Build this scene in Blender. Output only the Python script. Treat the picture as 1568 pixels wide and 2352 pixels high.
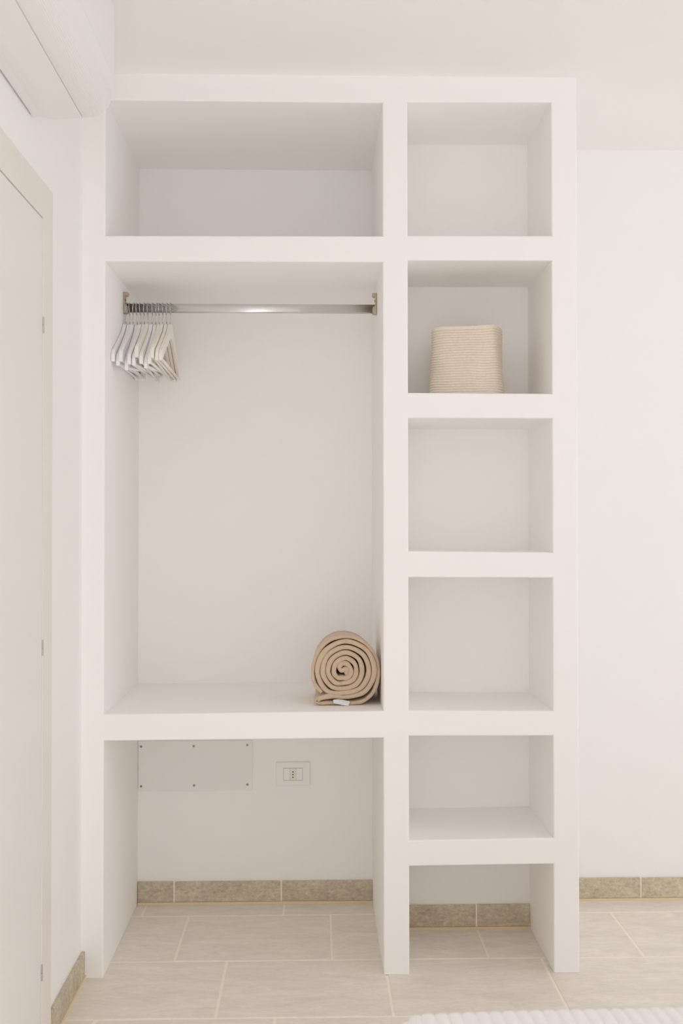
import bpy, bmesh, math, random
from mathutils import Vector, Matrix

random.seed(7)
S = bpy.context.scene
COL = S.collection
for o in list(bpy.data.objects):
    bpy.data.objects.remove(o, do_unlink=True)
PI = math.pi
R = math.radians

# ------------------------------------------------------------------ camera
CAM = Vector((0.0, -3.2, 1.3045))
yaw, pit, rol = R(1.3957), R(0.701), R(-0.0442)
fw = Vector((math.sin(yaw)*math.cos(pit), math.cos(yaw)*math.cos(pit), math.sin(pit)))
rt = Vector((math.cos(yaw), -math.sin(yaw), 0))
up = rt.cross(fw)
r2 = rt*math.cos(rol) + up*math.sin(rol)
u2 = -rt*math.sin(rol) + up*math.cos(rol)
cd = bpy.data.cameras.new('camera')
cam = bpy.data.objects.new('camera', cd)
COL.objects.link(cam)
mw = Matrix((r2, u2, -fw)).transposed().to_4x4()
mw.translation = CAM
cam.matrix_world = mw
cd.sensor_fit = 'VERTICAL'
cd.sensor_height = 36.0
cd.sensor_width = 24.0
cd.lens = 38.592
cd.clip_start = 0.05
cd.dof.use_dof = True
cd.dof.focus_distance = 3.32
cd.dof.aperture_fstop = 4.5
S.camera = cam

# ------------------------------------------------------------------ world, daylight, rear fill, exposure
W = bpy.data.worlds.new('sky')
S.world = W
W.use_nodes = True
W.node_tree.nodes['Background'].inputs[0].default_value = (0.95, 0.97, 1.0, 1)
W.node_tree.nodes['Background'].inputs[1].default_value = 0.3
S.view_settings.view_transform = 'Standard'
S.view_settings.look = 'None'
S.view_settings.exposure = -0.11
S.view_settings.gamma = 1.0
S.view_settings.use_curve_mapping = False
S.cycles.max_bounces = 13          # a white room: let the daylight bounce
S.cycles.diffuse_bounces = 12
S.cycles.glossy_bounces = 4

# room extents
XL, XR = -0.674, 3.90          # left and right wall faces
YB, YF = 0.6177, -6.50         # back wall (behind the shelving) and the wall behind the camera
ZC = 2.6225                    # ceiling
DR = 0.3615                    # depth of the small niches

# window openings: (centre, width, z0, z1)
WIN1 = (-1.60, 1.90, 0.05, 2.35)     # in the right wall, along y
FILL_WIN = (0.40, 1.80, 0.10, 2.40)      # added opening for frontal fill, behind the camera, along x

def area_light(name, loc, direction, sx, sy, power, col):
    l = bpy.data.lights.new(name, 'AREA')
    l.shape = 'RECTANGLE'
    l.size, l.size_y = sx, sy
    l.energy = power
    l.color = col
    o = bpy.data.objects.new(name, l)
    COL.objects.link(o)
    o.location = loc
    o.rotation_euler = Vector(direction).to_track_quat('-Z', 'Y').to_euler()
    return o

area_light('daylight_side_window', (XR+0.10, WIN1[0], (WIN1[2]+WIN1[3])/2), (-1, 0, 0), WIN1[1], WIN1[3]-WIN1[2], 34.0, (0.822, 0.885, 1.0))
area_light('fill_light_rear', (FILL_WIN[0], YF-0.10, (FILL_WIN[2]+FILL_WIN[3])/2), (0, 1, 0), FILL_WIN[1], FILL_WIN[3]-FILL_WIN[2], 34.0, (0.822, 0.885, 1.0))  # unseen fill light added to brighten the niches from the front
sl = bpy.data.lights.new('sun', 'SUN')
sl.energy = 7.0
sl.angle = R(0.6)
sl.color = (0.93, 0.94, 1.0)
sun = bpy.data.objects.new('sun', sl)
COL.objects.link(sun)
sun.location = (6, -1, 5)
sun.rotation_euler = Vector((-0.05, 1.0, -0.42)).to_track_quat('-Z', 'Y').to_euler()

# ------------------------------------------------------------------ materials
def nodes_of(m):
    m.use_nodes = True
    return m.node_tree.nodes, m.node_tree.links

def plain(name, col, rough=0.6, metal=0.0, bump=0.0, bscale=200.0, var=0.0, vscale=8.0, sheen=0.0, spec=0.5, detail=4.0):
    m = bpy.data.materials.new(name)
    n, l = nodes_of(m)
    b = n['Principled BSDF']
    b.inputs['Base Color'].default_value = (*col, 1)
    b.inputs['Roughness'].default_value = rough
    b.inputs['Metallic'].default_value = metal
    b.inputs['Specular IOR Level'].default_value = spec
    if sheen:
        b.inputs['Sheen Weight'].default_value = sheen
        b.inputs['Sheen Roughness'].default_value = 0.5
    tc = n.new('ShaderNodeTexCoord')
    if var:
        nz = n.new('ShaderNodeTexNoise')
        nz.inputs['Scale'].default_value = vscale
        nz.inputs['Detail'].default_value = 5
        l.new(tc.outputs['Object'], nz.inputs['Vector'])
        mx = n.new('ShaderNodeMix')
        mx.data_type = 'RGBA'
        mx.inputs[6].default_value = (*[c*(1-var) for c in col], 1)
        mx.inputs[7].default_value = (*[min(1, c*(1+var)) for c in col], 1)
        l.new(nz.outputs['Fac'], mx.inputs[0])
        l.new(mx.outputs[2], b.inputs['Base Color'])
    if bump:
        nb = n.new('ShaderNodeTexNoise')
        nb.inputs['Scale'].default_value = bscale
        nb.inputs['Detail'].default_value = detail
        l.new(tc.outputs['Object'], nb.inputs['Vector'])
        bp = n.new('ShaderNodeBump')
        bp.inputs['Strength'].default_value = bump
        bp.inputs['Distance'].default_value = 0.002
        l.new(nb.outputs['Fac'], bp.inputs['Height'])
        l.new(bp.outputs['Normal'], b.inputs['Normal'])
    return m

def stone(name, c0, c1, c2, c3, bump=0.35, fine=70.0, along=(1.0, 2.6, 2.6), gd=0.55):
    """Porcelain slate tile: faint clouds, fine drawn-out grain, pale flecks and a riven relief."""
    m = bpy.data.materials.new(name)
    n, l = nodes_of(m)
    b = n['Principled BSDF']
    b.inputs['Roughness'].default_value = 0.5
    b.inputs['Specular IOR Level'].default_value = 0.4
    tc = n.new('ShaderNodeTexCoord')
    oi = n.new('ShaderNodeObjectInfo')
    sc = n.new('ShaderNodeVectorMath'); sc.operation = 'SCALE'
    sc.inputs[0].default_value = (37, 53, 11)
    l.new(oi.outputs['Random'], sc.inputs['Scale'])
    ad = n.new('ShaderNodeVectorMath'); ad.operation = 'ADD'
    l.new(tc.outputs['Object'], ad.inputs[0]); l.new(sc.outputs[0], ad.inputs[1])
    mp = n.new('ShaderNodeMapping')
    mp.inputs['Scale'].default_value = along
    mp.inputs['Rotation'].default_value = (0, 0, 0.22)
    l.new(ad.outputs[0], mp.inputs['Vector'])
    def noise(scale, detail, rough, dist=0.0):
        t = n.new('ShaderNodeTexNoise')
        t.inputs['Scale'].default_value = scale; t.inputs['Detail'].default_value = detail
        t.inputs['Roughness'].default_value = rough; t.inputs['Distortion'].default_value = dist
        l.new(mp.outputs[0], t.inputs['Vector'])
        return t
    def ramp(src, p0, a, p1, bb):
        rp = n.new('ShaderNodeValToRGB')
        rp.color_ramp.elements[0].position = p0; rp.color_ramp.elements[0].color = (*a, 1)
        rp.color_ramp.elements[1].position = p1; rp.color_ramp.elements[1].color = (*bb, 1)
        l.new(src, rp.inputs[0])
        return rp
    cloud, grain = noise(6.0, 8, 0.66, 0.9), noise(fine, 5, 0.72)
    base = ramp(cloud.outputs['Fac'], 0.30, c0, 0.70, c1)
    dark = ramp(grain.outputs['Fac'], 0.34, (gd,)*3, 0.50, (0, 0, 0))
    lite = ramp(grain.outputs['Fac'], 0.54, (0, 0, 0), 0.70, (gd*1.1,)*3)
    m1 = n.new('ShaderNodeMix'); m1.data_type = 'RGBA'
    l.new(dark.outputs[0], m1.inputs[0]); l.new(base.outputs[0], m1.inputs[6]); m1.inputs[7].default_value = (*c2, 1)
    m2 = n.new('ShaderNodeMix'); m2.data_type = 'RGBA'
    l.new(lite.outputs[0], m2.inputs[0]); l.new(m1.outputs[2], m2.inputs[6]); m2.inputs[7].default_value = (*c3, 1)
    l.new(m2.outputs[2], b.inputs['Base Color'])
    bp = n.new('ShaderNodeBump'); bp.inputs['Strength'].default_value = bump; bp.inputs['Distance'].default_value = 0.002
    l.new(grain.outputs['Fac'], bp.inputs['Height'])
    l.new(bp.outputs['Normal'], b.inputs['Normal'])
    return m

M = {}
M['plaster'] = plain('white_plaster', (0.957, 0.942, 0.924), 0.9, spec=0.15)
M['ceiling'] = plain('ceiling_paint', (0.957, 0.942, 0.924), 0.9, spec=0.15)
M['tile'] = stone('floor_tile_stone', (0.765, 0.712, 0.640), (0.905, 0.850, 0.772), (0.70, 0.635, 0.55), (0.93, 0.885, 0.82), 0.25, 42.0, (1.0, 2.8, 2.8), 0.34)
M['skirt'] = stone('skirting_tile_stone', (0.50, 0.435, 0.315), (0.72, 0.645, 0.49), (0.36, 0.305, 0.205), (0.84, 0.77, 0.62), 0.8, 48.0, (1.2, 2.0, 2.0), 0.6)
M['grout'] = plain('cream_grout', (0.95, 0.885, 0.775), 0.9, bump=0.2, bscale=300)
M['grout_tan'] = plain('tan_grout', (0.80, 0.66, 0.46), 0.9, bump=0.2, bscale=300)
M['door'] = plain('door_lacquer', (0.87, 0.845, 0.815), 0.45, bump=0.03, bscale=40)
M['casing'] = plain('casing_lacquer', (0.865, 0.825, 0.765), 0.45)
M['steel'] = plain('brushed_steel', (0.55, 0.54, 0.53), 0.35, 1.0)
M['chrome'] = plain('satin_chrome', (0.74, 0.735, 0.73), 0.27, 1.0)
M['wire'] = plain('hook_wire', (0.60, 0.59, 0.57), 0.25, 1.0)
M['bracket'] = plain('bracket_nickel', (0.50, 0.43, 0.31), 0.42, 0.75, var=0.15, vscale=60)
M['hang_white'] = plain('hanger_white_paint', (0.92, 0.91, 0.90), 0.45)
M['hang_cream'] = plain('hanger_cream_paint', (0.90, 0.85, 0.785), 0.5)
M['blanket'] = plain('beige_fleece', (0.66, 0.515, 0.37), 0.95, bump=0.7, bscale=420, var=0.12, vscale=60, sheen=0.35, spec=0.1)
M['tag'] = plain('satin_tag', (0.80, 0.82, 0.82), 0.5)
M['print'] = plain('tag_print', (0.30, 0.30, 0.29), 0.8)
M['rope'] = plain('cotton_rope', (0.86, 0.765, 0.645), 0.95, bump=0.45, bscale=420, var=0.10, vscale=160, sheen=0.2, spec=0.1)
M['plate'] = plain('cover_plate_paint', (0.905, 0.89, 0.87), 0.7, bump=0.05, bscale=90, spec=0.3)
M['screw'] = plain('dull_screw', (0.28, 0.26, 0.24), 0.45, 0.8)
M['dark'] = plain('dark_cavity', (0.02, 0.02, 0.02), 0.8)
M['socket'] = plain('socket_plastic', (0.90, 0.885, 0.865), 0.4)
M['module'] = plain('module_plastic', (0.88, 0.83, 0.73), 0.4)
M['ac'] = plain('ac_plastic', (0.88, 0.865, 0.855), 0.4)
M['linen'] = plain('white_cotton', (0.90, 0.88, 0.87), 0.9, bump=0.35, bscale=260, sheen=0.2, spec=0.15)
M['mattress'] = plain('mattress_ticking', (0.80, 0.78, 0.75), 0.9)
M['wood'] = plain('pale_bed_wood', (0.55, 0.43, 0.30), 0.6, var=0.15, vscale=12)
M['pvc'] = plain('window_pvc', (0.84, 0.83, 0.81), 0.4)

# ------------------------------------------------------------------ helpers
ORG = {}

def link(name, me, mat, parent=None, org=None):
    """Link world-space mesh data as one object with its origin at the base."""
    if org is None:
        xs = [v.co.x for v in me.vertices]; ys = [v.co.y for v in me.vertices]; zs = [v.co.z for v in me.vertices]
        org = Vector(((min(xs)+max(xs))/2, (min(ys)+max(ys))/2, min(zs)))
    org = Vector(org)
    me.transform(Matrix.Translation(-org))
    o = bpy.data.objects.new(name, me)
    COL.objects.link(o)
    if mat is not None:
        me.materials.append(mat)
    if parent is not None:
        o.parent = parent
        o.location = org - ORG[parent.name]
    else:
        o.location = org
    ORG[o.name] = org
    return o

def from_bm(name, bm, mat, parent=None, org=None, smooth=False):
    me = bpy.data.meshes.new(name)
    bm.normal_update()
    bm.to_mesh(me); bm.free()
    if smooth:
        for p in me.polygons: p.use_smooth = True
    return link(name, me, mat, parent, org)

def from_data(name, vs, fs, mat, parent=None, org=None, smooth=False):
    me = bpy.data.meshes.new(name)
    me.from_pydata([tuple(v) for v in vs], [], fs)
    if smooth:
        for p in me.polygons: p.use_smooth = True
    return link(name, me, mat, parent, org)

def box_into(bm, x0, x1, y0, y1, z0, z1, bev=0.0, seg=2):
    vs = [bm.verts.new((x, y, z)) for x in (x0, x1) for y in (y0, y1) for z in (z0, z1)]
    fs = [(0, 1, 3, 2), (4, 6, 7, 5), (0, 4, 5, 1), (2, 3, 7, 6), (0, 2, 6, 4), (1, 5, 7, 3)]
    faces = [bm.faces.new([vs[i] for i in f]) for f in fs]
    if bev:
        es = {e for f in faces for e in f.edges}
        bmesh.ops.bevel(bm, geom=list(es), offset=bev, segments=seg, profile=0.5, affect='EDGES', clamp_overlap=True)

def box(name, x0, x1, y0, y1, z0, z1, mat, parent=None, bev=0.0, seg=2):
    bm = bmesh.new()
    box_into(bm, x0, x1, y0, y1, z0, z1, bev, seg)
    return from_bm(name, bm, mat, parent)

def boxes(name, lst, mat, parent=None):
    bm = bmesh.new()
    for b in lst: box_into(bm, *b)
    return from_bm(name, bm, mat, parent)

def tube_into(bm, pts, rad, seg=10, caps=True):
    pts = [Vector(p) for p in pts]
    n = len(pts)
    ref = None
    rings = []
    for i, p in enumerate(pts):
        t = (pts[min(i+1, n-1)] - pts[max(i-1, 0)]).normalized()
        if ref is None:
            ref = Vector((0, 0, 1)) if abs(t.z) < 0.9 else Vector((1, 0, 0))
        a = (ref - t*ref.dot(t)).normalized()
        ref = a
        b = t.cross(a)
        r = rad[i] if isinstance(rad, (list, tuple)) else rad
        rings.append([bm.verts.new(p + a*(r*math.cos(2*PI*k/seg)) + b*(r*math.sin(2*PI*k/seg))) for k in range(seg)])
    for i in range(n-1):
        for k in range(seg):
            bm.faces.new((rings[i][k], rings[i][(k+1) % seg], rings[i+1][(k+1) % seg], rings[i+1][k]))
    if caps:
        bm.faces.new(list(reversed(rings[0]))); bm.faces.new(rings[-1])

def prism_into(bm, poly, a0, a1, plane, bev=0.0, seg=2):
    """Extrude a closed 2D polygon. plane 'xz' along y, 'yz' along x, 'xy' along z."""
    def P(p, a):
        return {'xz': (p[0], a, p[1]), 'yz': (a, p[0], p[1]), 'xy': (p[0], p[1], a)}[plane]
    A = [bm.verts.new(P(p, a0)) for p in poly]
    B = [bm.verts.new(P(p, a1)) for p in poly]
    n = len(poly)
    fs = [bm.faces.new(A), bm.faces.new(list(reversed(B)))]
    for i in range(n):
        fs.append(bm.faces.new((A[(i+1) % n], A[i], B[i], B[(i+1) % n])))
    bmesh.ops.recalc_face_normals(bm, faces=fs)
    if bev:
        es = set(fs[0].edges) | set(fs[1].edges)
        bmesh.ops.bevel(bm, geom=list(es), offset=bev, segments=seg, profile=0.5, affect='EDGES', clamp_overlap=True)

def spline(pts, n=8, closed=False):
    """Catmull-Rom through 2D points."""
    out = []
    m = len(pts)
    rng = range(m) if closed else range(m-1)
    for i in rng:
        if closed:
            p0, p1, p2, p3 = pts[i-1], pts[i], pts[(i+1) % m], pts[(i+2) % m]
        else:
            p0, p1, p2, p3 = pts[max(i-1, 0)], pts[i], pts[i+1], pts[min(i+2, m-1)]
        for k in range(n):
            t = k/n
            out.append(tuple(0.5*((2*b) + (-a+c)*t + (2*a-5*b+4*c-d)*t*t + (-a+3*b-3*c+d)*t**3) for a, b, c, d in zip(p0, p1, p2, p3)))
    if not closed: out.append(tuple(pts[-1]))
    return out

def tag(o, label, cat, group=None):
    o['label'] = label; o['category'] = cat
    if group: o['group'] = group
    return o

def thing(name, loc, label, cat, group=None):
    o = bpy.data.objects.new(name, None)
    COL.objects.link(o)
    o.empty_display_size = 0.05
    o.location = loc
    ORG[o.name] = Vector(loc)
    return tag(o, label, cat, group)

def struct(o, label=None):
    o['kind'] = 'structure'
    if label: o['label'] = label
    return o

# ------------------------------------------------------------------ room shell
T = 0.20
struct(boxes('wall_left', [(XL-T, XL, YF-T, YB+T, 0, ZC)], M['plaster']), 'white plastered left wall with the door and air conditioner')
struct(boxes('wall_back', [(XL, XR, YB, YB+T, 0, ZC)], M['plaster']), 'white plastered wall behind the built-in shelving')
w0, w1 = WIN1[0]-WIN1[1]/2, WIN1[0]+WIN1[1]/2
struct(boxes('wall_right', [(XR, XR+T, YF-T, w0, 0, ZC), (XR, XR+T, w1, YB+T, 0, ZC), (XR, XR+T, w0, w1, 0, WIN1[2]), (XR, XR+T, w0, w1, WIN1[3], ZC)], M['plaster']), 'white plastered window wall on the right')
v0, v1 = FILL_WIN[0]-FILL_WIN[1]/2, FILL_WIN[0]+FILL_WIN[1]/2
struct(boxes('wall_front', [(XL, v0, YF-T, YF, 0, ZC), (v1, XR, YF-T, YF, 0, ZC), (v0, v1, YF-T, YF, 0, FILL_WIN[2]), (v0, v1, YF-T, YF, FILL_WIN[3], ZC)], M['plaster']), 'white plastered wall behind the camera')
struct(box('ceiling', XL-T, XR+T, YF-T, YB+T, ZC, ZC+T, M['ceiling']), 'flat white ceiling')

def window_frame(name, along, pos, a0, a1, z0, z1):
    f = 0.06
    segs = [(a0, a0+f, z0, z1), (a1-f, a1, z0, z1), (a0+f, a1-f, z0, z0+f), (a0+f, a1-f, z1-f, z1), ((a0+a1)/2-f/2, (a0+a1)/2+f/2, z0+f, z1-f)]
    l = []
    for s in segs:
        if along == 'y': l.append((pos+0.02, pos+0.07, s[0], s[1], s[2], s[3]))
        else: l.append((s[0], s[1], pos-0.07, pos-0.02, s[2], s[3]))
    return struct(boxes(name, l, M['pvc']))
window_frame('window_1', 'y', XR, w0, w1, WIN1[2], WIN1[3])
window_frame('fill_window', 'x', YF, v0, v1, FILL_WIN[2], FILL_WIN[3])  # frame of the made-up opening that holds the rear fill

# floor: grout bed with one object per tile (a third-offset running bond)
floor = struct(box('floor', XL-T, XR+T, YF-T, YB+T, -0.10, -0.0015, M['grout']), 'beige grey stone-look tiles laid in offset rows')
TW, TD, G = 0.4725, 0.3825, 0.0072
ROW0 = 0.494
tile_cache = {}
r = 0
while True:
    y0 = ROW0 - TD*r
    y1 = y0 + TD
    r += 1
    if y1 < YF: break
    off = -0.5785 + 0.1575*(r-1)
    k = math.floor((XL - off)/TW) - 1
    while off + TW*k < XR:
        x0, x1 = off + TW*k + G/2, off + TW*(k+1) - G/2
        k += 1
        ya, yb = max(y0+G/2, YF), min(y1-G/2, YB)
        xa, xb = max(x0, XL), min(x1, XR)
        if xb-xa < 0.008 or yb-ya < 0.008: continue
        key = (round(xb-xa, 4), round(yb-ya, 4))
        if key not in tile_cache:
            bm = bmesh.new()
            hx, hy = (xb-xa)/2, (yb-ya)/2
            box_into(bm, -hx, hx, -hy, hy, 0, 0.009)
            top = [e for e in bm.edges if all(v.co.z > 0.005 for v in e.verts)]
            bmesh.ops.bevel(bm, geom=top, offset=0.0015, segments=1, affect='EDGES')
            me = bpy.data.meshes.new('floor_tile'); bm.normal_update(); bm.to_mesh(me); bm.free()
            me.materials.append(M['tile'])
            tile_cache[key] = me
        t = bpy.data.objects.new('floor_tile', tile_cache[key])
        COL.objects.link(t)
        t.parent = floor
        t.location = Vector(((xa+xb)/2, (ya+yb)/2, -0.009 + random.uniform(-0.0004, 0.0))) - ORG['floor']

# skirting: a cream bed with a separate stone piece between joints
BH, BT = 0.0775, 0.011
def skirting(name, pieces, along, face, sign, label):
    a0, a1 = pieces[0][0], pieces[-1][1]
    def bb(u0, u1, d0, d1, z0, z1):
        if along == 'x': return (u0, u1, min(face+sign*d0, face+sign*d1), max(face+sign*d0, face+sign*d1), z0, z1)
        return (min(face+sign*d0, face+sign*d1), max(face+sign*d0, face+sign*d1), u0, u1, z0, z1)
    base = struct(box(name, *bb(a0, a1, 0, BT-0.003, 0.0, BH-0.002), M['grout']), label)
    gr = box('grout_joint', *bb(a0, a1, 0, BT+0.0045, -0.001, 0.0080), M['grout_tan'], base, bev=0.001, seg=1)
    for i, (p0, p1) in enumerate(pieces):
        g0 = 0 if i == 0 else 0.003
        g1 = 0 if i == len(pieces)-1 else 0.003
        box('skirting_tile', *bb(p0+g0, p1-g1, 0.001, BT, 0.0080, BH + random.uniform(-0.0006, 0.0006)), M['skirt'], base, bev=0.0015, seg=1)
    return base
X0, X1, X2, X3, X4, X5 = -0.674, -0.6095, 0.1995, 0.2730, 0.6962, 0.7715
skirting('baseboard_back', [(X1, -0.4845), (-0.4845, -0.1159), (-0.1159, X2)], 'x', YB, -1, 'dark stone skirting at the back of the large lower opening')
skirting('baseboard_niche', [(X3, 0.5219), (0.5219, X4)], 'x', DR, -1, 'dark stone skirting inside the small floor niche')
skirting('baseboard_right', [(X5, 1.1339), (1.1339, 1.6064), (1.6064, 2.0789), (2.0789, 2.5514), (2.5514, 3.0239), (3.0239, 3.4964), (3.4964, XR)], 'x', YB, -1, 'stone skirting on the back wall right of the shelving')
skirting('baseboard_left', [(-0.408, 0.0)], 'y', XL, 1, 'stone skirting piece between door casing and shelving')
skirting('baseboard_left_rear', [(YF + 0.4725*i, YF + 0.4725*(i+1)) for i in range(10)] + [(YF + 4.725, -1.422)], 'y', XL, 1, 'stone skirting on the left wall beyond the door')

# ------------------------------------------------------------------ built-in shelving
shelving = thing('built_in_shelving', ((X0+X5)/2, 0.3, 0.0), 'white plastered masonry wardrobe with one wide bay and a column of six open niches', 'shelving')

def lin(x, xa, za, xb, zb): return za + (zb-za)*(x-xa)/(xb-xa)
LZ = [('floor', 0, 0), ('d', .6813, .6857), ('c', .7580, .7641), ('b', 2.0736, 2.0752), ('a', 2.1486, 2.1519), ('t', 2.5446, 2.5437), ('top', ZC, ZC)]
RZ = [('floor', 0, 0), ('n6t', .3131, .3160), ('n5b', .3877, .3920), ('n5t', .6910, .6893), ('n4b', .7650, .7613), ('n4t', 1.1530, 1.1509), ('n3b', 1.2292, 1.2248),
      ('n3t', 1.6185, 1.6179), ('n2b', 1.6925, 1.6905), ('n2t', 2.0806, 2.0820), ('n1b', 2.1536, 2.1553), ('n1t', 2.5463, 2.5493), ('top', ZC, ZC)]
XM = (X2+X3)/2
PARTS = {}
def column(xlines, xa, xb, zl, niches, depth, backs, side):
    """Height field over an x-z grid: each cell is the front face or an open niche."""
    bm = bmesh.new()
    nx, nz = len(xlines)-1, len(zl)-1
    def pos(i, k, y):
        x = xlines[i]
        if x in (X1,): x = lin(zl[k][1], 0, -0.6110, ZC, -0.6080)
        if x in (X3,): x = lin(zl[k][1], 0, 0.2745, ZC, 0.2722)
        return (x, y, lin(xlines[i], xa, zl[k][1], xb, zl[k][2]))
    cache = {}
    def V(i, k, y):
        key = (i, k, round(y, 5))
        if key not in cache: cache[key] = bm.verts.new(pos(i, k, y))
        return cache[key]
    dep = {}
    for i in range(nx):
        for k in range(nz):
            dep[i, k] = depth if (i, k) in niches else 0.0
    def quad(a, b, c, d): bm.faces.new((a, b, c, d))
    for (i, k), y in dep.items():
        if y == 0 or backs:
            quad(V(i, k, y), V(i+1, k, y), V(i+1, k+1, y), V(i, k+1, y))
        # side walls between this cell and its right / upper neighbour
        if i+1 < nx and dep[i+1, k] != y:
            a, b = (0.0, depth)
            quad(V(i+1, k, a), V(i+1, k, b), V(i+1, k+1, b), V(i+1, k+1, a))
        if k+1 < nz and dep[i, k+1] != y:
            a, b = (0.0, depth)
            quad(V(i, k+1, a), V(i+1, k+1, a), V(i+1, k+1, b), V(i, k+1, b))
    if side:   # free right flank of the unit
        for k in range(nz):
            quad(V(nx, k, 0), V(nx, k, YB), V(nx, k+1, YB), V(nx, k+1, 0))
    bmesh.ops.recalc_face_normals(bm, faces=bm.faces)
    # make sure front faces look towards the room
    fr = [f for f in bm.faces if all(abs(v.co.y) < 1e-6 for v in f.verts)]
    if fr and fr[0].normal.y > 0:
        bmesh.ops.reverse_faces(bm, faces=bm.faces)
    bm.normal_update()
    rim = [e for e in bm.edges if len(e.link_faces) == 2 and all(abs(v.co.y) < 1e-6 for v in e.verts) and e.link_faces[0].normal.dot(e.link_faces[1].normal) < 0.5]
    bmesh.ops.bevel(bm, geom=rim, offset=0.0045, segments=3, profile=0.5, affect='EDGES', clamp_overlap=True)
    bm.normal_update()
    return bm

def collect(bm, classify):
    for f in bm.faces:
        c = f.calc_center_median()
        p = classify(c, f.normal)
        vs, fs, mp = PARTS.setdefault(p, ([], [], {}))
        idx = []
        for v in f.verts:
            key = tuple(round(q, 6) for q in v.co)
            if key not in mp:
                mp[key] = len(vs); vs.append(tuple(v.co))
            idx.append(mp[key])
        fs.append(idx)
    bm.free()

EPS = 0.0055
bmL = column([X0, X1, X2, XM], X1, X2, LZ, {(1, 0), (1, 2), (1, 4)}, YB, False, False)
def clsL(c, n):
    if c.x < X1+EPS: return ('upright', 0)
    if c.x > X2-EPS: return ('upright', 1)
    for i, (z0, z1) in enumerate(((.68, .766), (2.07, 2.154), (2.54, 2.63))):
        if z0-.008 < c.z < z1+.008: return ('shelf' if i < 2 else 'lintel', i)
    return ('upright', 0)
collect(bmL, clsL)
bmR = column([XM, X3, X4, X5], X3, X4, RZ, {(1, 0), (1, 2), (1, 4), (1, 6), (1, 8), (1, 10)}, DR, True, True)
def clsR(c, n):
    if c.y > DR-0.003 and X3 < c.x < X4: return ('back_panel', next(i for i in range(6) if c.z < (.35, .73, 1.19, 1.65, 2.12, 9)[i]))
    if c.x < X3+EPS: return ('upright', 1)
    if c.x > X4-EPS: return ('upright', 2)
    for i, (z0, z1) in enumerate(((.313, .392), (.689, .765), (1.151, 1.229), (1.618, 1.6925), (2.08, 2.156), (2.546, 2.63))):
        if z0-.008 < c.z < z1+.008: return ('shelf' if i < 5 else 'lintel', 10+i)
    return ('upright', 1)
collect(bmR, clsR)
for (nm, i), (vs, fs, mp) in sorted(PARTS.items()):
    from_data(nm, vs, fs, M['plaster'], shelving)

# ------------------------------------------------------------------ clothes rail
RY, RZT, RZB = 0.310, 2.0125, 1.9835
rail = thing('clothes_rail', ((X1+X2)/2, RY, RZB), 'chrome oval clothes rail across the top of the wide wardrobe bay', 'clothes rail')
bm = bmesh.new()
prof = []
hw, hh = 0.0075, (RZT-RZB)/2
for k in range(28):
    a = 2*PI*k/28
    ca, sa = math.cos(a), math.sin(a)
    prof.append((RY + hw*math.copysign(abs(ca)**0.7, ca), (RZT+RZB)/2 + hh*math.copysign(abs(sa)**0.55, sa)))
prism_into(bm, prof, -0.6045, 0.1960, 'yz')
o = from_bm('rail_tube', bm, M['chrome'], rail, smooth=True)
def bracket(xw, s):
    # plate on the side wall, curled lip on top, cup round the rail at the bottom
    pts = [(0, 1.981), (.0125, 1.981), (.0145, 1.984), (.0145, 1.9995), (.0135, 2.003), (.007, 2.0065), (.0052, 2.010), (.0052, 2.033), (.0075, 2.0365), (.0105, 2.0355),
           (.0138, 2.038), (.0152, 2.042), (.0148, 2.0462), (.0125, 2.048), (0, 2.048)]
    bm = bmesh.new()
    prism_into(bm, [(xw + s*p, z) for p, z in pts], RY-0.0125, RY+0.0125, 'xz', bev=0.0008, seg=1)
    b = from_bm('bracket', bm, M['bracket'], rail)
    bm = bmesh.new()
    tube_into(bm, [(xw + s*0.0045, RY-0.0005, 2.024), (xw + s*0.0075, RY-0.0005, 2.024)], [0.0045, 0.0036], 12)
    from_bm('screw', bm, M['screw'], b)
bracket(-0.6083, 1)
bracket(0.1992, -1)

# ------------------------------------------------------------------ coat hangers
top = spline([(-0.0, -0.0655), (-0.014, -0.0665), (-0.027, -0.072), (-0.040, -0.086), (-0.060, -0.1005), (-0.100, -0.1225), (-0.150, -0.150), (-0.186, -0.1685)], 4)
notch = [(-0.190, -0.1705), (-0.1925, -0.1765), (-0.1965, -0.1745)]
tip = spline([(-0.200, -0.1750), (-0.213, -0.183), (-0.2205, -0.194), (-0.2225, -0.208), (-0.221, -0.2165)], 3)
low = [(-0.203, -0.2165), (-0.197, -0.2075)] + spline([(-0.190, -0.201), (-0.120, -0.163), (-0.060, -0.1305), (-0.025, -0.117), (0.0, -0.114)], 4)
half = top + notch + tip + low
poly = half + [(-a, b) for a, b in reversed(half[1:-1])]
TH = 0.0106
bm = bmesh.new()
prism_into(bm, poly, -TH/2, TH/2, 'yz', bev=0.0014, seg=2)
me_body = bpy.data.meshes.new('hanger_body'); bm.normal_update(); bm.to_mesh(me_body); bm.free()
bm = bmesh.new()
tube_into(bm, [(0, -0.206, -0.2095), (0, 0.206, -0.2095)], 0.0042, 10)
me_bar = bpy.data.meshes.new('trouser_bar'); bm.normal_update(); bm.to_mesh(me_bar); bm.free()
for p in me_bar.polygons: p.use_smooth = True
bodies = {}
def mat_copy(me, key, mat):
    if (me.name, key) not in bodies:
        c = me.copy(); c.materials.append(mat); bodies[me.name, key] = c
    return bodies[me.name, key]
hook_x = [-0.5982, -0.5902, -0.5759, -0.5679, -0.5575, -0.5426, -0.5321, -0.5167, -0.5024, -0.4962, -0.4851, -0.4709, -0.4598]
body_x = [-0.6020 + 0.01180*i + 0.0004*math.sin(i*2.3) for i in range(13)]
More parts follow.
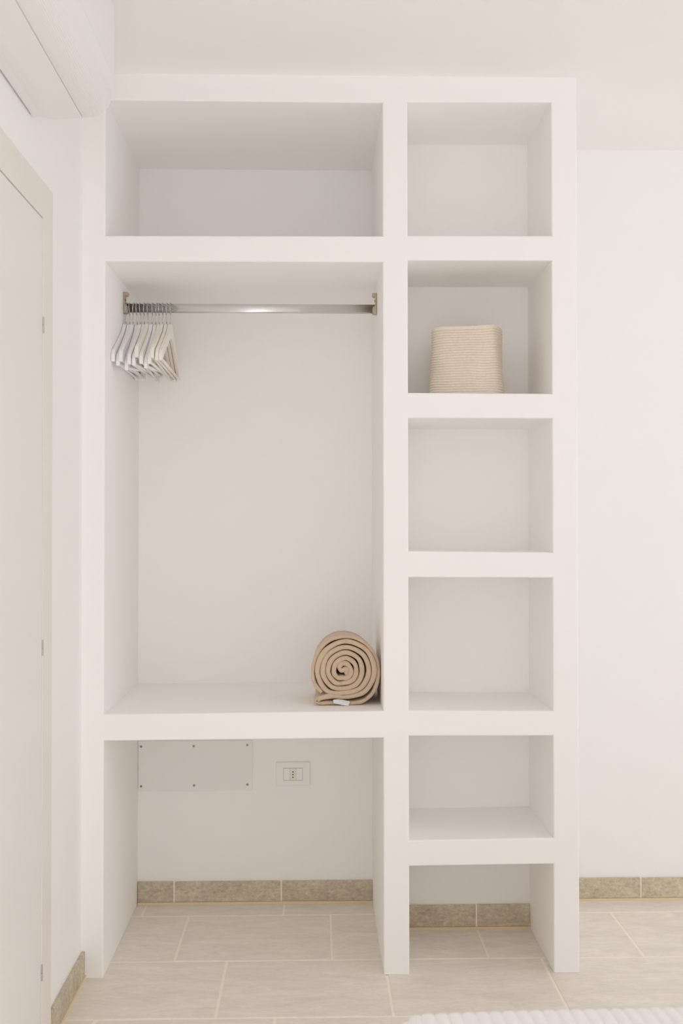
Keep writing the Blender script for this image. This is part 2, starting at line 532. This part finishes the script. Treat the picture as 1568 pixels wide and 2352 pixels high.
tip_z = [1.7965, 1.7848, 1.7966, 1.7719, 1.7889, 1.785, 1.8085, 1.7903, 1.7773, 1.7904, 1.806, 1.7995, 1.7996]
kinds = 'wwwwwwcwwwccc'
order = ['leftmost white wooden coat hanger, right beside the wardrobe side wall', 'second coat hanger from the left end of the rail, white',
         'third coat hanger from the left end of the rail, white', 'fourth coat hanger from the left end, white, its tip hanging lowest',
         'fifth coat hanger from the left end of the rail, white', 'sixth coat hanger from the left end of the rail, white',
         'seventh hanger of thirteen, cream, middle of the bunch, front tip raised', 'eighth coat hanger from the left, white, just right of a cream one',
         'ninth coat hanger from the left end of the rail, white, tip low', 'tenth coat hanger from the left, last white one before the three cream ones',
         'third coat hanger from the right end of the bunch, cream wood', 'second coat hanger from the right end of the bunch, cream wood',
         'rightmost coat hanger of the bunch, cream wood with its whole bar showing']
for i in range(13):
    hg = thing('coat_hanger', (body_x[i], RY, RZT), order[i], 'hanger', 'wooden hangers bunched at the left end of the rail')
    hg.rotation_euler = (-(1.7965 - tip_z[i])/0.222*-1, 0, R(random.uniform(-0.25, 0.25)))
    hm = M['hang_white'] if kinds[i] == 'w' else M['hang_cream']
    for me, nm in ((me_body, 'hanger_body'), (me_bar, 'trouser_bar')):
        o = bpy.data.objects.new(nm, mat_copy(me, kinds[i], hm))
        COL.objects.link(o); o.parent = hg
    # wire hook leaning from its place on the rail to the neck of the body
    dx = hook_x[i] - body_x[i]
    cz, cr = -0.0156, 0.0178
    # walk: back lower end -> top -> front -> bottom centre
    pts = []
    for k in range(27):
        a = R(-35 + 305*k/26)
        pts.append((cr*math.cos(a), cz + cr*math.sin(a)))
    pts += [(0.0, -0.040), (0.0, -0.050), (0.0, -0.070)]
    P3 = []
    for y, z in pts:
        t = min(1, max(0, (z + 0.064)/0.064))
        P3.append((dx*t + 0.0012*math.sin(i*2.1)*math.sin(t*PI), y, z))
    bm = bmesh.new()
    tube_into(bm, P3, 0.00165, 8)
    me = bpy.data.meshes.new('hook'); bm.normal_update(); bm.to_mesh(me); bm.free()
    for p in me.polygons: p.use_smooth = True
    me.materials.append(M['wire'])
    o = bpy.data.objects.new('hook', me); COL.objects.link(o); o.parent = hg

# ------------------------------------------------------------------ rolled blanket
KB = 0.0001752
BX, BZ = 0.0922, 0.8632
def bpt(cx, cy): return (BX + (cx-780)*KB, BZ - (cy-870)*KB)
blanket = thing('rolled_blanket', (BX, 0.24, 0.7632), 'tan fleece blanket rolled into a spiral on the wide wardrobe shelf', 'blanket')
inner = [(292, 1338), (360, 1310), (500, 1283), (640, 1283)]
seq = [(270, 428), (315, 470), (360, 497), (405, 520), (450, 530), (495, 505), (540, 482), (585, 452), (630, 350), (675, 375), (720, 402), (765, 425), (810, 432), (855, 420), (900, 390), (945, 345),
       (990, 276), (1035, 275), (1080, 283), (1125, 320), (1170, 340), (1215, 322), (1260, 300), (1305, 250), (1350, 182), (1395, 182), (1440, 182), (1485, 215), (1530, 246), (1575, 225), (1620, 200)]
for a, rr in seq:
    inner.append((780 + rr*math.cos(R(a)), 870 - rr*math.sin(R(a))))
inner += [(640, 962), (712, 968), (790, 968), (862, 915), (872, 822), (806, 728), (716, 722), (676, 786), (712, 842), (778, 812), (812, 862), (768, 898)]
outer = [(300, 1385), (360, 1402), (500, 1398), (640, 1402), (780, 1404), (950, 1400), (1090, 1365), (1220, 1265), (1305, 1110), (1342, 940), (1340, 760), (1292, 605), (1190, 452), (1050, 335), (900, 275), (750, 262), (600, 288),
         (448, 372), (330, 505), (256, 660), (222, 840), (228, 990), (282, 1112), (372, 1216)]
def strip(name, path, th, yf, yb, mat, parent, jitter=0.0018, shrink=0.94):
    vs, fs = [], []
    n = len(path)
    ph = random.uniform(0, 9)
    for i, p in enumerate(path):
        a, b = path[max(i-1, 0)], path[min(i+1, n-1)]
        tx, tz = b[0]-a[0], b[1]-a[1]
        L = math.hypot(tx, tz) or 1
        nx, nz = -tz/L, tx/L
        dy = jitter*(math.sin(i*0.11+ph) + 0.6*math.sin(i*0.31+ph*2))
        t = th*(1 + 0.07*math.sin(i*0.23+ph) + 0.05*math.sin(i*0.61))
        for q, y, sc in ((-.5, yb, shrink), (-.5, (yf+yb)/2, (1+shrink)/2), (-.5, yf+.007, 1), (-.46, yf+.0035, 1), (-.34, yf+.0012, 1), (-.15, yf, 1), (.15, yf, 1), (.34, yf+.0012, 1), (.46, yf+.0035, 1), (.5, yf+.007, 1), (.5, (yf+yb)/2, (1+shrink)/2), (.5, yb, shrink)):
            x = p[0] + nx*q*t; z = p[1] + nz*q*t
            cx0, cz0 = BX+0.004, 0.7632
            vs.append((cx0 + (x-cx0)*sc, y + dy, cz0 + (z-cz0)*sc))
    m = 12
    for i in range(n-1):
        for k in range(m):
            fs.append((i*m+k, i*m+(k+1) % m, (i+1)*m+(k+1) % m, (i+1)*m+k))
    fs.append(tuple(reversed(range(m)))); fs.append(tuple((n-1)*m+k for k in range(m)))
    return from_data(name, vs, fs, mat, parent, smooth=True)
strip('rolled_layers', [bpt(*p) for p in spline(inner, 7)], 84*KB, 0.100, 0.36, M['blanket'], blanket)
strip('outer_layer', [bpt(*p) for p in spline(outer, 8)], 66*KB, 0.106, 0.365, M['blanket'], blanket)
# folded end joining the two layers at the lower left
fold = [bpt(*p) for p in spline([(330, 1325), (285, 1338), (262, 1358), (285, 1384), (330, 1395)], 6)]
strip('folded_end', fold, 44*KB, 0.101, 0.36, M['blanket'], blanket, 0.0005)
bm = bmesh.new()
prism_into(bm, [(BX+0.004+0.083*math.cos(2*PI*k/40), 0.8560+0.080*math.sin(2*PI*k/40)) for k in range(40)], 0.335, 0.350, 'xz')
from_bm('leak_plug', bm, M['blanket'], blanket)  # added unseen disc, blocks light leaking through the gaps of the roll
# care tag sewn between the two bottom layers
tg = [bpt(*p) for p in ((565, 1332), (640, 1322), (740, 1336), (852, 1360), (842, 1400), (832, 1438), (720, 1422), (640, 1404), (574, 1388))]
bm = bmesh.new()
prism_into(bm, tg, 0.0945, 0.0953, 'xz')
t_ = from_bm('care_tag', bm, M['tag'], blanket)
t_['label'] = 'pale satin care tag'
for k, (a, b, yy) in enumerate(((650, 700, 1346), (712, 770, 1356), (778, 825, 1367))):
    p, q = bpt(a, yy), bpt(b, yy+8)
    bm = bmesh.new()
    d = 2.6*KB
    prism_into(bm, [(p[0], p[1]), (q[0], q[1]), (q[0], q[1]-d), (p[0], p[1]-d)], 0.0943, 0.0946, 'xz')
    from_bm('print_line', bm, M['print'], t_)

# ------------------------------------------------------------------ rope basket
BSX, BSY, BSZ = 0.4715, 0.190, 1.6925
basket = thing('rope_basket', (BSX, BSY, BSZ), 'cream coiled cotton rope basket standing in the second niche from the top', 'basket')
NR, PT, NA, SUB = 27, 0.00785, 160, 6
vs, fs = [], []
def basket_pt(a, zf, rad_off):
    """a angle, zf 0..1 height, radial offset from the rope centre line."""
    w = 0.1135 - 0.0085*zf**1.2 - 0.003*math.sin(zf*PI*1.1)
    d = 0.1010 - 0.0055*zf
    ca, sa = math.cos(a), math.sin(a)
    e = 0.56
    x = w*math.copysign(abs(ca)**e, ca); y = d*math.copysign(abs(sa)**e, sa)
    n = Vector((math.copysign(abs(ca)**(2-e), ca)/w, math.copysign(abs(sa)**(2-e), sa)/d)).normalized()
    # slack, hand-coiled wall
    q = rad_off + 0.0028*math.sin(a*3+1.0)*(1-zf) + 0.0016*math.sin(a*5+2+zf*4)
    x += n.x*q; y += n.y*q
    t = R(-17)
    x, y = x*math.cos(t)-y*math.sin(t), x*math.sin(t)+y*math.cos(t)
    z = zf*NR*PT + 0.0030*zf*math.cos(a+t) + 0.0016*math.sin(a*2+0.6)*(0.25+zf) + 0.0010*math.sin(a*5 + zf*5)
    # rows sag in the lower right front
    z -= 0.0045*math.exp(-((a-R(292))/0.32)**2)*math.exp(-((zf-0.30)/0.22)**2)
    return (BSX + x, BSY + y, BSZ + 0.0005 + max(z, 0))
rows = NR*SUB
for j in range(rows+1):
    zf = j/rows
    ph = (j % SUB)/SUB
    b = math.sqrt(max(0, 1-(2*ph-1)**2))*0.0040 - 0.0040
    for k in range(NA):
        a = 2*PI*k/NA
        tw = 0.0005*math.sin(a*70 + ph*2.2 + (j//SUB)*1.9)
        vs.append(basket_pt(a, zf, b + tw*(0.3+ph)))
for j in range(rows):
    for k in range(NA):
        fs.append((j*NA+k, j*NA+(k+1) % NA, (j+1)*NA+(k+1) % NA, (j+1)*NA+k))
# inside wall and base
base = len(vs)
for zf in (1.0, 0.5, 0.03):
    for k in range(NA): vs.append(basket_pt(2*PI*k/NA, zf, -0.009))
for k in range(NA):
    k2 = (k+1) % NA
    fs.append((rows*NA+k, rows*NA+k2, base+k2, base+k))
    for q in range(2): fs.append((base+q*NA+k, base+q*NA+k2, base+(q+1)*NA+k2, base+(q+1)*NA+k))
fs.append(tuple(base+2*NA+k for k in range(NA)))
fs.append(tuple(reversed(range(NA))))
from_data('coiled_wall', vs, fs, M['rope'], basket, smooth=True)
bm = bmesh.new()
tube_into(bm, [Vector(basket_pt(2*PI*k/120, 1.0, -0.004)) + Vector((0, 0, 0.0006*math.sin(k*2.2)+0.0008)) for k in range(121)], 0.0039, 10, caps=False)
from_bm('rim_coil', bm, M['rope'], basket, smooth=True)
bm = bmesh.new()
pe = Vector(basket_pt(R(286), 1.0, -0.003))
for k in range(9):
    d = Vector((random.uniform(-0.8, 0.8), random.uniform(-.5, .2), random.uniform(.5, 1.2)))
    tube_into(bm, [pe, pe + d*0.004, pe + d*0.0075 + Vector((random.uniform(-.002, .002), 0, -.0005))], [0.0012, 0.0009, 0.0004], 5)
from_bm('frayed_end', bm, M['rope'], basket)

# ------------------------------------------------------------------ cover plate and socket on the back wall
cp = thing('access_panel', (-0.4125, YB, 0.389), 'white rectangular cover plate with six screws under the wide shelf', 'access panel')
def rrect(x0, x1, z0, z1, rad, n=4):
    out = []
    for cx, cz, a0 in ((x1-rad, z1-rad, 0), (x0+rad, z1-rad, 90), (x0+rad, z0+rad, 180), (x1-rad, z0+rad, 270)):
        for k in range(n+1):
            a = R(a0 + 90*k/n); out.append((cx+rad*math.cos(a), cz+rad*math.sin(a)))
    return out
bm = bmesh.new()
prism_into(bm, rrect(-0.6085, -0.2153, 0.3885, 0.5615, 0.006), YB-0.006, YB-0.0002, 'xz', bev=0.0009, seg=2)
pl = from_bm('plate', bm, M['plate'], cp)
for x, z in ((-.5990, .5423), (-.4182, .5428), (-.2334, .5455), (-.5988, .4058), (-.4166, .4076), (-.2333, .4094)):
    bm = bmesh.new()
    tube_into(bm, [(x, YB-0.0062, z), (x, YB-0.0070, z)], [0.0041, 0.0030], 14)
    from_bm('screw', bm, M['screw'], cp)

sk = thing('wall_socket', (-0.0752, YB, 0.405), 'white three-module wall socket with three round holes under the wide shelf', 'socket')
bm = bmesh.new()
prism_into(bm, rrect(-0.1340, -0.0164, 0.4050, 0.4855, 0.003), YB-0.0085, YB-0.0002, 'xz', bev=0.0022, seg=3)
from_bm('cover', bm, M['socket'], sk)
box('insert_frame', -0.1085, -0.0420, YB-0.0092, YB-0.006, 0.4232, 0.4660, M['screw'], sk)
def module(x0, x1, mat):
    return box('module', x0, x1, YB-0.0098, YB-0.008, 0.4242, 0.4650, mat, sk, bev=0.0004, seg=1)
module(-.1077, -.0862, M['socket'])
mc = module(-.0856, -.0652, M['module'])
module(-.0646, -.0428, M['socket'])
for z in (.4528, .4435, .4342):
    bm = bmesh.new()
    tube_into(bm, [(-0.0757, YB-0.0096, z), (-0.0757, YB-0.01005, z)], 0.0024, 14)
    from_bm('contact_hole', bm, M['dark'], mc)

# ------------------------------------------------------------------ air conditioner on the left wall
AY0, AY1 = -0.581, -1.42
ac = thing('air_conditioner', (XL, (AY0+AY1)/2, 2.272), 'white split air conditioner with ribbed lower front high on left wall', 'air conditioner')
def ext(name, prof, y0, y1, mat, bev=0.0, closed=True, smooth=False):
    bm = bmesh.new()
    prism_into(bm, [(XL+p, z) for p, z in prof], y0, y1, 'xz', bev=bev, seg=3)
    return from_bm(name, bm, mat, ac, smooth=smooth)
# rear housing: slightly dished underside, seam, back and top
ext('housing', [(.004, 2.2785), (.026, 2.2765), (.045, 2.2715), (.060, 2.2700), (.1214, 2.2756), (.1210, 2.282), (.150, 2.300), (.176, 2.345), (.184, 2.375), (.184, 2.545), (.170, 2.556), (.004, 2.556)], AY1, AY0, M['ac'], bev=0.003)
# ribbed curved lower front
arc = spline([(.1225, 2.2765), (.137, 2.2775), (.155, 2.2815), (.173, 2.2935), (.187, 2.3150), (.1935, 2.3420), (.1962, 2.3730)], 14)
outr = []
for i, (p, z) in enumerate(arc):
    a, b = arc[max(i-1, 0)], arc[min(i+1, len(arc)-1)]
    tx, tz = b[0]-a[0], b[1]-a[1]; L = math.hypot(tx, tz)
    rib = 0.0009*(1 if i % 3 == 1 else 0)*(1 if 3 < i < len(arc)-18 else 0)
    outr.append((p + tz/L*rib, z - tx/L*rib))
inn = [(.186, 2.373), (.178, 2.345), (.152, 2.301), (.1225, 2.2835)]
ext('ribbed_front', outr + inn, AY1-0.001, AY0+0.001, M['ac'], bev=0.002)
ext('front_panel', [(.185, 2.3735), (.1962, 2.3735), (.1958, 2.540), (.190, 2.553), (.178, 2.558), (.185, 2.545)], AY1-0.001, AY0+0.001, M['ac'], bev=0.002)
box('mounting_plate', XL, XL+0.006, AY1+0.03, AY0-0.02, 2.30, 2.54, M['steel'], ac)

# ------------------------------------------------------------------ door on the left wall
DY0, DY1 = -0.408, -1.422      # outer casing
DI0, DI1 = -0.5035, -1.3265    # leaf opening
DZ, DZI = 2.148, 2.0585
bm = bmesh.new()
poly = [(DY0, 0), (DY0, DZ), (DY1, DZ), (DY1, 0), (DI1, 0), (DI1, DZI), (DI0, DZI), (DI0, 0)]
prism_into(bm, poly, XL, XL+0.011, 'yz', bev=0.0015, seg=2)
door = struct(from_bm('door_1', bm, M['casing']), 'flush cream white door with flat casing in the left wall')
leaf = box('door_leaf', XL+0.0005, XL+0.0095, DI1+0.003, DI0-0.0022, 0.006, DZI-0.0028, M['door'], door, bev=0.0015, seg=1)
for zc in (1.795, 1.007, 0.219):
    bm = bmesh.new()
    tube_into(bm, [(XL+0.0105, DI0-0.001, zc-0.0195), (XL+0.0105, DI0-0.001, zc-0.0008)], 0.0030, 10)
    tube_into(bm, [(XL+0.0105, DI0-0.001, zc+0.0008), (XL+0.0105, DI0-0.001, zc+0.0195)], 0.0030, 10)
    from_bm('hinge', bm, M['steel'], door, smooth=False)
bm = bmesh.new()
tube_into(bm, [(XL+0.0095, DI1+0.055, 1.02), (XL+0.05, DI1+0.055, 1.02)], 0.009, 14)
tube_into(bm, [(XL+0.05, DI1+0.05, 1.02), (XL+0.052, DI1+0.17, 1.02)], 0.008, 12)
from_bm('door_handle', bm, M['steel'], leaf)

# ------------------------------------------------------------------ bed in the near right foreground
bed = thing('bed', (0.96, -2.42, 0.0), 'bed in the near right corner under a white ridged cotton bedspread', 'bed')
HX, HY, ZT = 0.80, 1.0, 0.530
BCX, BCY = 0.955, -2.392
box('bed_base', BCX-HX+0.03, BCX+HX-0.03, BCY-HY+0.03, BCY+HY-0.03, 0.14, 0.28, M['wood'], bed, bev=0.006)
for sx in (-1, 1):
    for sy in (-1, 1):
        bm = bmesh.new()
        tube_into(bm, [(BCX+sx*(HX-0.10), BCY+sy*(HY-0.10), 0.0), (BCX+sx*(HX-0.10), BCY+sy*(HY-0.10), 0.14)], [0.02, 0.028], 14)
        from_bm('leg', bm, M['wood'], bed)
box('mattress', BCX-HX+0.012, BCX+HX-0.012, BCY-HY+0.012, BCY+HY-0.012, 0.28, ZT-0.012, M['mattress'], bed, bev=0.05, seg=4)
PITCH, RC, DROP = 0.0217, 0.045, 0.36
ss = []
s = -(HX - RC) - DROP
while s <= HX - RC + DROP:
    ss.append(s); s += PITCH/8
tt = [-(HY-RC)-DROP + DROP*k/10 for k in range(10)] + [-(HY-RC) + 2*(HY-RC)*k/44 for k in range(44)]
tt += [HY-RC + RC*1.6*k/16 for k in range(16)] + [HY-RC + RC*1.6 + (DROP-RC*1.6)*k/14 for k in range(15)]
vs, fs = [], []
ROT = R(1.6)
for t in tt:
    for s in ss:
        cs = max(-(HX-RC), min(HX-RC, s)); ct = max(-(HY-RC), min(HY-RC, t))
        ds, dt = s-cs, t-ct
        d = math.hypot(ds, dt)
        ridge = abs(math.sin(PI*s/PITCH))**0.4
        hgt = 0.0042*ridge + 0.0010*math.sin(t*26+s*9) + 0.0009*math.sin(t*300)*ridge
        if d < 1e-9:
            p = Vector((cs, ct, hgt)); 
        else:
            ux, uy = ds/d, dt/d
            arc_l = RC*PI/2
            if d < arc_l:
                th = d/RC
                ro = RC + hgt
                p = Vector((cs+ux*ro*math.sin(th), ct+uy*ro*math.sin(th), -RC + ro*math.cos(th)))
            else:
                wv = 0.006*math.sin((s+t)*14)*min(1, (d-arc_l)/0.2)
                p = Vector((cs+ux*(RC+hgt+wv), ct+uy*(RC+hgt+wv), -RC-(d-arc_l)))
        x, y = p.x*math.cos(ROT)-p.y*math.sin(ROT), p.x*math.sin(ROT)+p.y*math.cos(ROT)
        vs.append((BCX+x, BCY+y, ZT-0.0065+p.z))
ns = len(ss)
for j in range(len(tt)-1):
    for i in range(ns-1):
        fs.append((j*ns+i, j*ns+i+1, (j+1)*ns+i+1, (j+1)*ns+i))
from_data('bedspread', vs, fs, M['linen'], bed, smooth=True)
